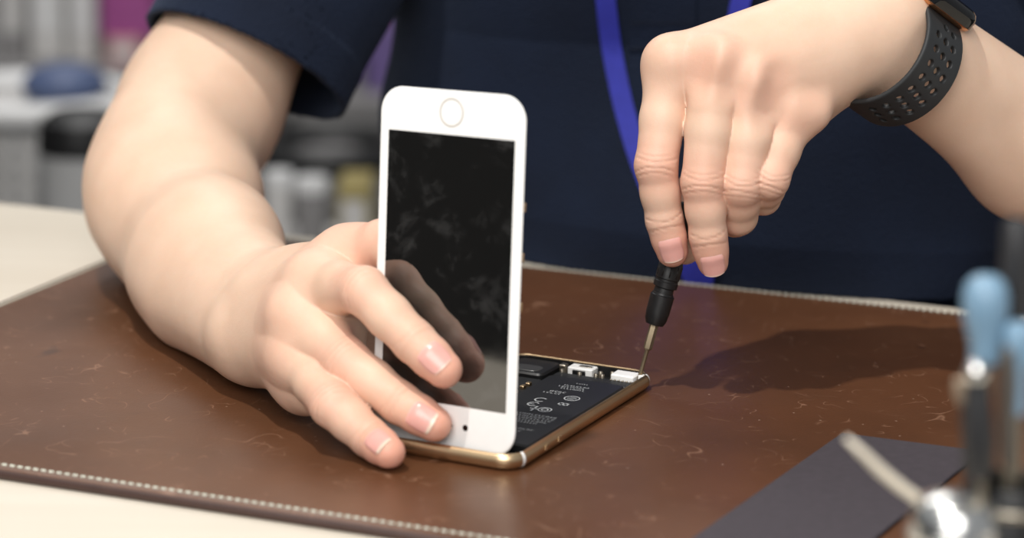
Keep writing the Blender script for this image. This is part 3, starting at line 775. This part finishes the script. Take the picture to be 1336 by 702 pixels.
def march(f, pp, off=0.0):
    """first points of a surface seen from the photographer's place"""
    v = np.array([unit(ray(*p)) for p in pp]); t = np.full(len(v), 900.0)
    for _ in range(120): t += np.maximum((f(F32(CAM + v * t[:, None])) - off) * 0.6, 0.0)
    return CAM + v * t[:, None]
torso_only = shirt_torso
def strip(pts, wpx, name, m, parent, off, thick, n=40):
    pts = np.array(pts, float); tt = np.linspace(0, len(pts) - 1, n); b = MB(); rows = []
    cen = np.stack([np.interp(tt, range(len(pts)), pts[:, i]) for i in (0, 1)], 1)
    for _ in range(2): cen[1:-1] = (cen[:-2] + cen[1:-1] * 2 + cen[2:]) / 4
    pp = []
    for i in range(n):
        t = unit(cen[min(i + 1, n - 1)] - cen[max(i - 1, 0)]); q = np.array([-t[1], t[0]])
        pp += [cen[i] + q * s_ * wpx / 2 for s_ in (-1, -0.5, 0, 0.5, 1)]
    hit = march(torso_only, pp, off).reshape(n, 5, 3)
    for i in range(n):
        row = list(hit[i]); v = unit(ray(*cen[i])); rows.append(row + [p + v * thick for p in row[::-1]])
    b.loft(rows); return b.build(name, m, parent, angle=50)
strip([(786, -60), (790, 0), (797, 60), (811, 130), (829, 195), (852, 256), (878, 312), (900, 352), (912, 380)], 26, 'lan', M_blue, None, 2.2, 1.6)
lan_a = bpy.data.objects['lan']; lan_a.name = 'strap'
lan_b = strip([(985, -60), (966, 0), (952, 80), (940, 170), (930, 260), (922, 330), (916, 380)], 26, 'strap', M_blue, None, 4.2, 1.6)
ln = empty('lanyard', march(torso_only, [(912, 380)], 2)[0]); 
for o in (lan_a, lan_b): o.parent = ln; o.matrix_parent_inverse = Matrix.Translation(-Vector(ln.location))
tag(ln, 'royal blue lanyard strap hanging in a V down the navy shirt', 'lanyard')
# button placket on the shirt front: raised strip with stitched lower end
def patch(x0, x1, y0, y1, off, thick, name, m, par, nx=8, ny=10):
    b = MB(); rows = []
    hit = march(torso_only, [(x0 + (x1 - x0) * i / nx, y0 + (y1 - y0) * j / ny) for j in range(ny + 1) for i in range(nx + 1)], off).reshape(ny + 1, nx + 1, 3)
    g_ = [list(r) for r in hit]
    v = unit(ray((x0 + x1) / 2, (y0 + y1) / 2))
    b.loft([r + [p + v * thick for p in r[::-1]] for r in g_]); return b.build(name, m, par, angle=50)
pk = patch(820, 908, -40, 66, 1.2, 2.5, 'button_placket', M_shirt, shirt)
for yy in (29, 62):
    for k in range(16):
        x = 824 + k * 5.0
        patch(x, x + 3.4, yy, yy + 1.6, 1.7, 1.0, 'placket_stitch', mat('navy_thread', srgb(14, 20, 36), 0.8, var=0.1) if 'navy_thread' not in bpy.data.materials else bpy.data.materials['navy_thread'], pk, 1, 1)

# ------------------------------------------------------------------ wrist watch
wc = at(1168, 56, 148)
wax = unit(rw - rel) * -1                                  # along the forearm, towards the elbow
WZ0 = np.array([0.3, -0.12, 0.95]); wz = unit(WZ0 - wax * (WZ0 @ wax))       # outwards through the dial
wx = np.cross(wax, wz)                                     # across the wrist, in the band's plane
watch = empty('wrist_watch', wc + wz * 26)
bc = wc - wz * 5.0 + wx * 1.0
def band_field(P):
    q = P - F32(bc); a = dot3(q, wax); x = dot3(q, wx); z = dot3(q, wz)
    A, B_ = 31.0, 27.0
    r = np.sqrt((x / A) ** 2 + (z / B_) ** 2); el_ = (r - 1) * (A * B_) / np.sqrt((B_ * x / np.maximum(r * A, 1)) ** 2 + (A * z / np.maximum(r * B_, 1)) ** 2 + 1e-3)
    d = smax(np.abs(el_) - 1.15, np.abs(a) - 11.5, 1.2)
    th = np.arctan2(x * B_, z * A)                          # 0 at the dial, +-pi underneath
    d = smax(d, 0.42 * 28 - np.abs(th) * 28, 1.0)          # open under the case
    hol = np.full(len(P), 1e3, np.float32)
    for sgn in (-1, 1):
        for k in range(9):
            for jx, off in enumerate((-4.9, 0.0, 4.9)):
                if k == 0 and jx == 0: continue
                t0 = 0.66 + k * 0.235 + (jx - 1) * 0.04
                dist = np.sqrt(((np.abs(th) - t0) * 28) ** 2 + (a - off) ** 2)
                hol = np.minimum(hol, dist - 1.5)
    return smax(d, -hol, 0.5)
pB, qB, nB = surfnet(band_field, bc - 48, bc + 48, 0.7, margin=3)
finish('band', net_mesh('band', pB, qB, nB), M_rubber, watch)
cc = wc + wz * 24.5
def wt(p): return cc + wax * p[0] + wx * p[1] + wz * p[2]
MB(wt).loft([rrect(-16.5, 16.5, -19.5, 19.5, 8.5, g_, z_, 6) for g_, z_ in ((-4, -4.4), (-1.2, -3.6), (-0.1, -2.2), (0, -0.5), (-0.1, 1.2), (-0.4, 1.7))]).build('case', M_copper, watch, angle=45)
MB(wt).loft([rrect(-16.5, 16.5, -19.5, 19.5, 8.5, g_, z_, 6) for g_, z_ in ((0.05, -2.4), (0.12, -1.4), (0.12, 1.0), (-0.2, 2.4), (-1.2, 4.0), (-2.8, 5.0), (-5.0, 5.3))]).build('dial_glass', M_glass, watch, angle=45)
cr = MB(wt); cr.lathe((-16, 5, 0.2), (-19.5, 5, 0.2), [(0, 3.0), (1.6, 3.0), (1.9, 2.6), (2.0, 0.1)], 20); cr.build('crown', M_copper, watch, angle=40)
tag(watch, 'black smart watch with perforated rubber band on the wrist', 'watch')

# ------------------------------------------------------------------ screwdriver
T0 = at(833, 497, 119); T1 = at(899, 262, 126)
sd = empty('screwdriver', T0); dv = unit(T1 - T0)
M_bit = mat('bit_steel', srgb(142, 128, 106), 0.5, metal=0.9, var=0.08)
def sdl(prof, name, m, par=sd, seg=28):
    b = MB(); b.lathe(T0, T1, prof, seg); return b.build(name, m, par, angle=35)
bit = sdl([(0, 0.3), (0.4, 0.75), (2, 0.85), (13.8, 0.9), (14.2, 1.1)], 'bit_shaft', M_bit)
sdl([(13.8, 1.2), (14.6, 1.9), (25, 1.95), (25.6, 1.7)], 'hex_bit', M_bit, seg=6)
sdl([(25, 2.0), (25.2, 3.8), (27, 4.6), (30.5, 5.0), (38, 5.1), (38.3, 4.6), (39, 4.5)], 'chuck', M_black)
sdl([(38.6, 4.2), (41.2, 4.1), (41.6, 4.5), (41.7, 5.1), (44, 5.2), (44.4, 4.9), (45.2, 4.9), (45.6, 5.2), (52, 5.1), (54, 4.1), (68, 3.9), (70, 4.3), (76, 4.3), (78, 3.7), (78.6, 1.5)], 'handle', M_black)
for k in range(10):
    a_ = k * math.pi / 5; e1 = unit(np.cross(dv, [0.31, 0.87, 0.2])); e2 = np.cross(dv, e1); o_ = (e1 * math.cos(a_) + e2 * math.sin(a_)) * 5.0
    MB().tube([T0 + dv * 46.5 + o_, T0 + dv * 51.5 + o_], 0.35, 6).build('grip_ridge', M_black, sd, True)
tag(sd, 'small black precision screwdriver held upright over the open phone', 'screwdriver')

# ------------------------------------------------------------------ dark pad in front
k0, k1, k2 = onz(1098, 570), onz(1268, 592), onz(905, 706)
kx = unit(k1 - k0); ky = unit(k2 - k0); KW = 56.0
b = MB(); kz = ZUP
def kp(u_, v_, z): return k0 + kx * u_ + ky * v_ + kz * z
rings = []
for g_, z_ in ((0.3, 0.15), (0, 0.4), (0, 1.5), (0.4, 1.8)):
    rings.append([kp(g_, g_, z_), kp(KW - g_, g_, z_), kp(KW - g_, 190 - g_, z_), kp(g_, 190 - g_, z_)])
b.loft(rings)
M_pad = mat('dark_felt', srgb(62, 56, 62), 0.9, var=0.1, vscale=0.3, bump=0.5, bscale=1.5)
tag(b.build('cleaning_pad', M_pad, None, angle=30), 'thin dark grey pad lying on the mat near the tool cups', 'pad')

# ------------------------------------------------------------------ tools in cups, close to the camera
YC = -250.0
def fgp(px, py, dy=0.0): return at(px, py, YC + dy)
cb = fgp(1246, 668); cb[2] = -3.8
cup = empty('dispenser_bottle', cb)
MB().lathe(cb, cb + ZUP, [(0, 12), (0.8, 13), (58, 13), (64, 12), (68, 9.5), (69, 9.5)], 40).build('bottle_body', M_chrome, cup, angle=40)
MB().lathe(cb + ZUP * 69, cb + ZUP * 70, [(0, 10.5), (0.6, 12.6), (5, 13.0), (7, 12.4), (9.5, 11.6), (12, 9.4), (13.6, 6.0), (14.4, 0.3)], 40).build('dome_lid', M_chrome, cup, angle=35)
MB().lathe(cb + ZUP * 69, cb + ZUP * 70, [(2, 12.9), (2.3, 13.6), (3.8, 13.6), (4.1, 12.9)], 40, cap=False).build('lid_ring', M_chrome, cup, True)
tag(cup, 'chrome bottle with a shiny domed lid in the blurred foreground', 'bottle')
# cream strap leaning against the chrome bottle
tip_ = fgp(1250, 700, 17); foot = np.array([tip_[0] + 4, tip_[1] + 2, -3.0])
sp0 = [fgp(1104, 572, 12), fgp(1124, 590, 12), fgp(1150, 615, 13), fgp(1178, 638, 14), fgp(1205, 656, 15), fgp(1232, 676, 16), tip_, foot * 0.5 + tip_ * 0.5, foot]
M_cream = mat('cream_plastic', srgb(232, 222, 204), 0.35, var=0.05)
tag(MB().tube(sp0, [1.5, 2.4, 2.9, 3.0, 3.0, 2.8, 2.6, 2.4, 2.0], 12, 0.5).build('plastic_spudger', M_cream, None, True), 'cream curved plastic spudger leaning behind the chrome bottle', 'spudger')
kn = fgp(1276, 490, -6)
hb_ = fgp(1318, 690, 6); hb_[2] = -3.8
holder = empty('tool_holder', hb_)
MB().lathe(hb_, hb_ + ZUP, [(0, 11), (0.8, 11.6), (84, 11.6), (85, 11), (84.5, 10), (3, 9.8), (2.6, 0.2)], 36, cap=False).build('holder_wall', M_black, holder, angle=40)
MB().lathe(hb_ + ZUP * 78, hb_ + ZUP * 79, [(-1.2, 11.62), (-0.8, 12.1), (0.8, 12.1), (1.2, 11.62)], 36, cap=False).build('holder_rim', M_steel, holder, True)
tag(holder, 'black cylindrical tool holder at the right edge of the photo', 'tool holder')
M_lblue = mat('light_blue_plastic', srgb(122, 154, 178), 0.4, var=0.08, vscale=0.1)
M_dgrey = mat('dark_grey_grip', srgb(40, 40, 42), 0.5, var=0.1)
def tool(name, top, bot, prof, m, label, cat, shaft=None, shaft_m=M_steel, extra=None):
    """prof: handle profile measured downwards from the top"""
    e = empty(name, bot); top = np.asarray(top); bot = np.asarray(bot); L = np.linalg.norm(bot - top)
    MB().lathe(top, bot, prof, 24).build('handle', m, e, angle=40)
    t0 = prof[-1][0]
    MB().lathe(top, bot, [(t0 - 2, shaft[0]), (L - 6, shaft[0]), (L, shaft[1])], 14).build('shaft', shaft_m, e, angle=40)
    if extra: extra(e, top, unit(bot - top))
    tag(e, label, cat); return e
hb2 = hb_ + np.array([-3, 0, 6.0])
tool('blue_screwdriver', fgp(1286, 358, 2), hb2, [(0, 0.5), (0.8, 3.6), (3, 5.6), (7, 6.5), (12, 6.2), (18, 4.8), (21, 4.3), (24, 4.6), (25.5, 3.6), (26.5, 1.8)], M_lblue,
     'light blue bulb-handled screwdriver standing in the black tool holder', 'screwdriver', (1.6, 0.8))
tool('black_screwdriver', fgp(1327, 285, 10), hb_ + np.array([2, 4, 6.0]), [(0, 0.5), (0.6, 3.0), (2, 4.0), (12, 4.2), (26, 4.0), (30, 3.0), (40, 3.4), (44, 3.0), (45, 1.8)], M_dgrey,
     'tall black-handled screwdriver standing behind the light blue one', 'screwdriver', (1.6, 0.8))
tool('pale_blue_brush', fgp(1329, 420, -2), hb_ + np.array([4, -3, 6.0]), [(0, 0.5), (0.5, 3), (2, 4.2), (10, 4.0), (14, 2.8), (26, 2.6), (27, 1.5)], M_lblue,
     'short light blue handle at the right edge beside the bulb-handled screwdriver', 'brush', (1.3, 1.0))
def knob(e, top, d):
    MB().lathe(top - d * 3.6, top, [(0, 0.3), (0.5, 1.8), (2, 3.0), (3.6, 3.4), (5.2, 3.0), (6.6, 1.8), (7, 0.4)], 20).build('knob', M_chrome, e, True)
tool('steel_awl', fgp(1274, 486, -8), hb_ + np.array([-2, -4, 6.0]), [(0, 2.0), (1, 2.6), (3, 2.4), (5, 3.4), (20, 4.4), (28, 4.0), (31, 2.6)], M_dgrey,
     'black-handled awl with a round silver end cap leaning in the tool holder', 'awl', (1.3, 0.4), extra=knob)
tool('steel_tweezer', fgp(1316, 452, -4), hb_ + np.array([1, -5, 6.0]), [(0, 0.4), (1, 2.0), (10, 2.6), (24, 2.2), (34, 1.8)], mat('brushed_grey', srgb(120, 114, 108), 0.4, metal=0.8, var=0.1),
     'slim grey steel tweezers standing upright in the tool holder', 'tweezers', (1.1, 0.6))
tool('beige_pick', fgp(1256, 492, 6), hb_ + np.array([-5, 3, 6.0]), [(0, 0.4), (0.8, 2.4), (4, 2.8), (7, 2.0), (8, 1.2)], mat('beige_plastic', srgb(150, 132, 112), 0.5, var=0.1),
     'thin pick with a beige end leaning left in the tool holder', 'pick', (1.0, 0.4), M_dgrey)

# ------------------------------------------------------------------ shop behind the person
def bgbox(px0, px1, py0, py1, Y, depth, name, m, label, cat, lid=None, group=None, zb=None):
    """box whose front face fills the measured region at depth Y"""
    a = at((px0 + px1) / 2, py1, Y); wmm = np.linalg.norm(at(px1, py1, Y) - at(px0, py1, Y)); hmm = abs(at((px0 + px1) / 2, py0, Y)[2] - a[2])
    if zb is not None: hmm += a[2] - zb - 0.3; a[2] = zb + 0.3
    e = empty(name, a + np.array([0, depth / 2, 0]))
    xf = lambda p: a + np.asarray(p)
    MB(xf).rbox(-wmm / 2, wmm / 2, 0, depth, 0, hmm, 2, 1.2).build('box_body', m, e, angle=30)
    MB(xf).rbox(-wmm * 0.38, wmm * 0.38, -0.8, 0.2, hmm * 0.25, hmm * 0.8, 1, 0.2).build('box_label', lid or M_white, e, angle=30)
    tag(e, label, cat, group); return e
mcol = lambda n, r, g, b_, ro=0.5: mat(n, srgb(r, g, b_), ro, var=0.06, vscale=0.02)
M_mag = mcol('magenta_card', 158, 74, 138); M_pur = mcol('purple_card', 104, 86, 140); M_pal = mcol('pale_card', 196, 194, 192)
M_gry = mcol('grey_card', 128, 126, 126); M_pnk = mcol('pink_card', 206, 150, 150); M_yel = mcol('yellow_card', 150, 136, 84); M_nav = mcol('blue_pouch', 74, 88, 122)
M_wirew = mcol('white_wire', 216, 216, 216); M_wireg = mcol('grey_wire', 160, 160, 160)
SY = 1700.0
def shelf(px0, px1, py, Y, depth, label):
    a = at(px0, py, Y); c_ = at(px1, py, Y); e = empty('shelf_unit', (a + c_) / 2 * np.array([1, 1, 0]) + np.array([0, depth / 2, FZ]))
    z = (a[2] + c_[2]) / 2
    MB().rbox(a[0], c_[0], Y - 10, Y + depth, z - 22, z, 3, 2).build('shelf_board', M_gry, e, angle=30)
    MB().rbox(a[0], c_[0], Y + depth - 12, Y + depth, z, z + 320, 3, 2).build('back_panel', M_gry, e, angle=30)
    for x in (a[0] + 15, c_[0] - 15):
        for y in (Y + 10, Y + depth - 10): MB().rbox(x - 12, x + 12, y - 12, y + 12, FZ, z - 22, 2, 1).build('leg', M_gry, e, angle=30)
    tag(e, label, 'shelf'); return z
zs1 = shelf(-120, 215, 84, 2100, 380, 'grey shop shelf behind the bare arm, carrying pale cartons')
zs2 = shelf(330, 640, 128, 2250, 330, 'grey shop shelf between sleeve and phone, carrying purple cartons')
for i, (x0, x1, m, nm) in enumerate(((0, 34, M_gry, 'grey'), (40, 84, M_pal, 'pale'), (90, 126, M_pal, 'pale'))):
    bgbox(x0, x1, -60, 84, 2140 + 12 * (i % 2), 200, 'tall_carton', m, ['tall grey carton in the top left corner of the shelf', 'tall pale carton in the shelf row, second from the magenta carton', 'tall pale carton right beside the magenta carton'][i], 'carton', M_pal if m is M_gry else M_wirew, 'tall cartons on the left shelf', zs1)
bgbox(132, 200, -50, 48, 2120, 180, 'magenta_carton', M_mag, 'magenta carton on the left shelf just above the bare elbow', 'carton', M_mag)
bgbox(140, 182, 50, 84, 2112, 120, 'pink_carton', M_pnk, 'small pink carton under the magenta carton', 'carton', M_pal, zb=zs1)
bgbox(478, 548, 36, 128, 2300, 180, 'purple_carton', M_pur, 'purple carton seen between the sleeve and the phone', 'carton', M_pur, zb=zs2)
bgbox(516, 580, -40, 34, 2300, 160, 'magenta_packet', M_mag, 'magenta packet on top of the purple carton by the shirt', 'packet', M_mag)
bgbox(420, 472, 60, 128, 2320, 160, 'grey_carton', M_gry, 'grey carton left of the purple carton', 'carton', M_gry, zb=zs2)
# wire baskets on stands
def basket(px, py, rpx, hpx, Y, rim_m, wire_m, fill_m, label, rim_r=7.0):
    c_ = at(px, py, Y); r = np.linalg.norm(at(px + rpx, py, Y) - c_); h = abs(at(px, py + hpx, Y)[2] - c_[2])
    e = empty('wire_basket', (c_[0], c_[1], FZ))
    def circ(z, rr, n=40): return [np.array([c_[0] + rr * math.cos(t), c_[1] + rr * math.sin(t), z]) for t in np.linspace(0, 2 * math.pi, n)]
    MB().tube(circ(c_[2], r), rim_r, 8).build('rim', rim_m, e, True)
    for k in range(1, 7): MB().tube(circ(c_[2] - h * k / 6, r * (1 - 0.03 * k)), 2.2, 6).build('hoop', wire_m, e, True)
    for k in range(28):
        t = k * 2 * math.pi / 28; d_ = np.array([math.cos(t), math.sin(t), 0])
        MB().tube([np.array([c_[0], c_[1], c_[2]]) + d_ * r, np.array([c_[0], c_[1], c_[2] - h]) + d_ * r * 0.82], 2.0, 6).build('wire', wire_m, e, True)
    MB().lathe((c_[0], c_[1], c_[2] - h), (c_[0], c_[1], c_[2]), [(0, r * 0.8), (h * 0.55, r * 0.86), (h * 0.9, r * 0.88), (h * 1.0, r * 0.5), (h * 1.03, 2)], 32).build('liner', fill_m, e, angle=40)
    for k in range(3):
        t = k * 2 * math.pi / 3 + 0.5; d_ = np.array([math.cos(t), math.sin(t), 0]) * r * 0.75
        MB().tube([np.array([c_[0], c_[1], c_[2] - h]) + d_, np.array([c_[0], c_[1], FZ]) + d_], 5, 8).build('leg', wire_m, e, True)
    tag(e, label, 'basket'); return c_, r
cA, rA = basket(40, 128, 130, 150, 1540, M_wirew, M_wireg, M_pal, 'round wire basket with a white rim left of the bare arm', 12)
cB, rB = basket(430, 196, 90, 130, 1780, M_black, M_wireg, M_gry, 'round wire basket with a thick black rim right of the bare arm', 14)
p = at(84, 100, 1520); p[2] = cA[2] + 4; e = MB(); e.lathe(p, p + ZUP, [(0, 34), (14, 42), (26, 34), (33, 16), (35, 2)], 20)
tag(e.build('blue_pouch', M_nav, None, True), 'blue pouch lying in the white-rimmed wire basket', 'pouch')
p = at(108, 168, 1290); zt = p[2] + 16
e = empty('waste_bin', (p[0], p[1], FZ))
MB().lathe((p[0], p[1], FZ), (p[0], p[1], 0), [(0, 32), (10, 34), (zt - FZ - 34, 38), (zt - FZ - 34, 36), (12, 32), (11, 1)], 32, cap=False).build('bin_wall', M_wireg, e, angle=40)
MB().lathe((p[0], p[1], zt - 36), (p[0], p[1], zt), [(0, 39), (8, 40), (28, 37), (36, 25), (38, 2)], 32).build('bin_lid', M_black, e, angle=40)
tag(e, 'grey bin with a black lid beside the bare elbow', 'bin')
for i, (x0, x1, y0, m, lb) in enumerate(((346, 382, 222, M_pal, 'pale tall tub left of the yellow carton, beside the arm'), (386, 428, 230, M_gry, 'grey tall tub between the pale tub and the yellow carton'))):
    a = at((x0 + x1) / 2, 330, 1500); r = (x1 - x0) / 2 / 1.36; h = abs(at(x0, y0, 1500)[2] - a[2])
    e = empty('storage_tub', a)
    MB().lathe(a, a + ZUP, [(0, r * 0.9), (2, r * 0.95), (h - 14, r), (h - 13, r * 0.97)], 28).build('tub_wall', m, e, angle=40)
    MB().lathe(a + ZUP * (h - 14), a + ZUP * h, [(0, r * 1.05), (10, r * 1.05), (13, r * 0.98)], 28).build('tub_lid', M_wirew, e, angle=40)
    tag(e, lb, 'tub')
bgbox(440, 482, 244, 330, 1500, 80, 'yellow_carton', M_yel, 'dull yellow carton above the thumb, left of the phone', 'carton', M_pal)
# low cabinet that carries the tubs and the carton
a = at(300, 330, 1490); c_ = at(640, 330, 1490); z = a[2] - 0.5
e = empty('low_cabinet', ((a[0] + c_[0]) / 2, 1600, FZ))
MB().rbox(a[0], c_[0], 1440, 1620, z - 24, z, 4, 2).build('cabinet_top', M_pal, e, angle=30)
MB().rbox(a[0] + 8, c_[0] - 8, 1450, 1612, FZ, z - 24, 4, 2).build('cabinet_body', M_gry, e, angle=30)
for x in (a[0] + 12, (a[0] + c_[0]) / 2 + 2):
    d_ = MB().rbox(x, x + (c_[0] - a[0]) / 2 - 16, 1444, 1450, FZ + 30, z - 34, 2, 1).build('door', M_pal, e, angle=30)
    MB().rbox(x + 40, x + 90, 1438, 1445, z - 80, z - 70, 2, 1).build('door_handle', M_steel, d_, angle=30)
tag(e, 'low pale cabinet behind the table under tubs and yellow carton', 'cabinet')
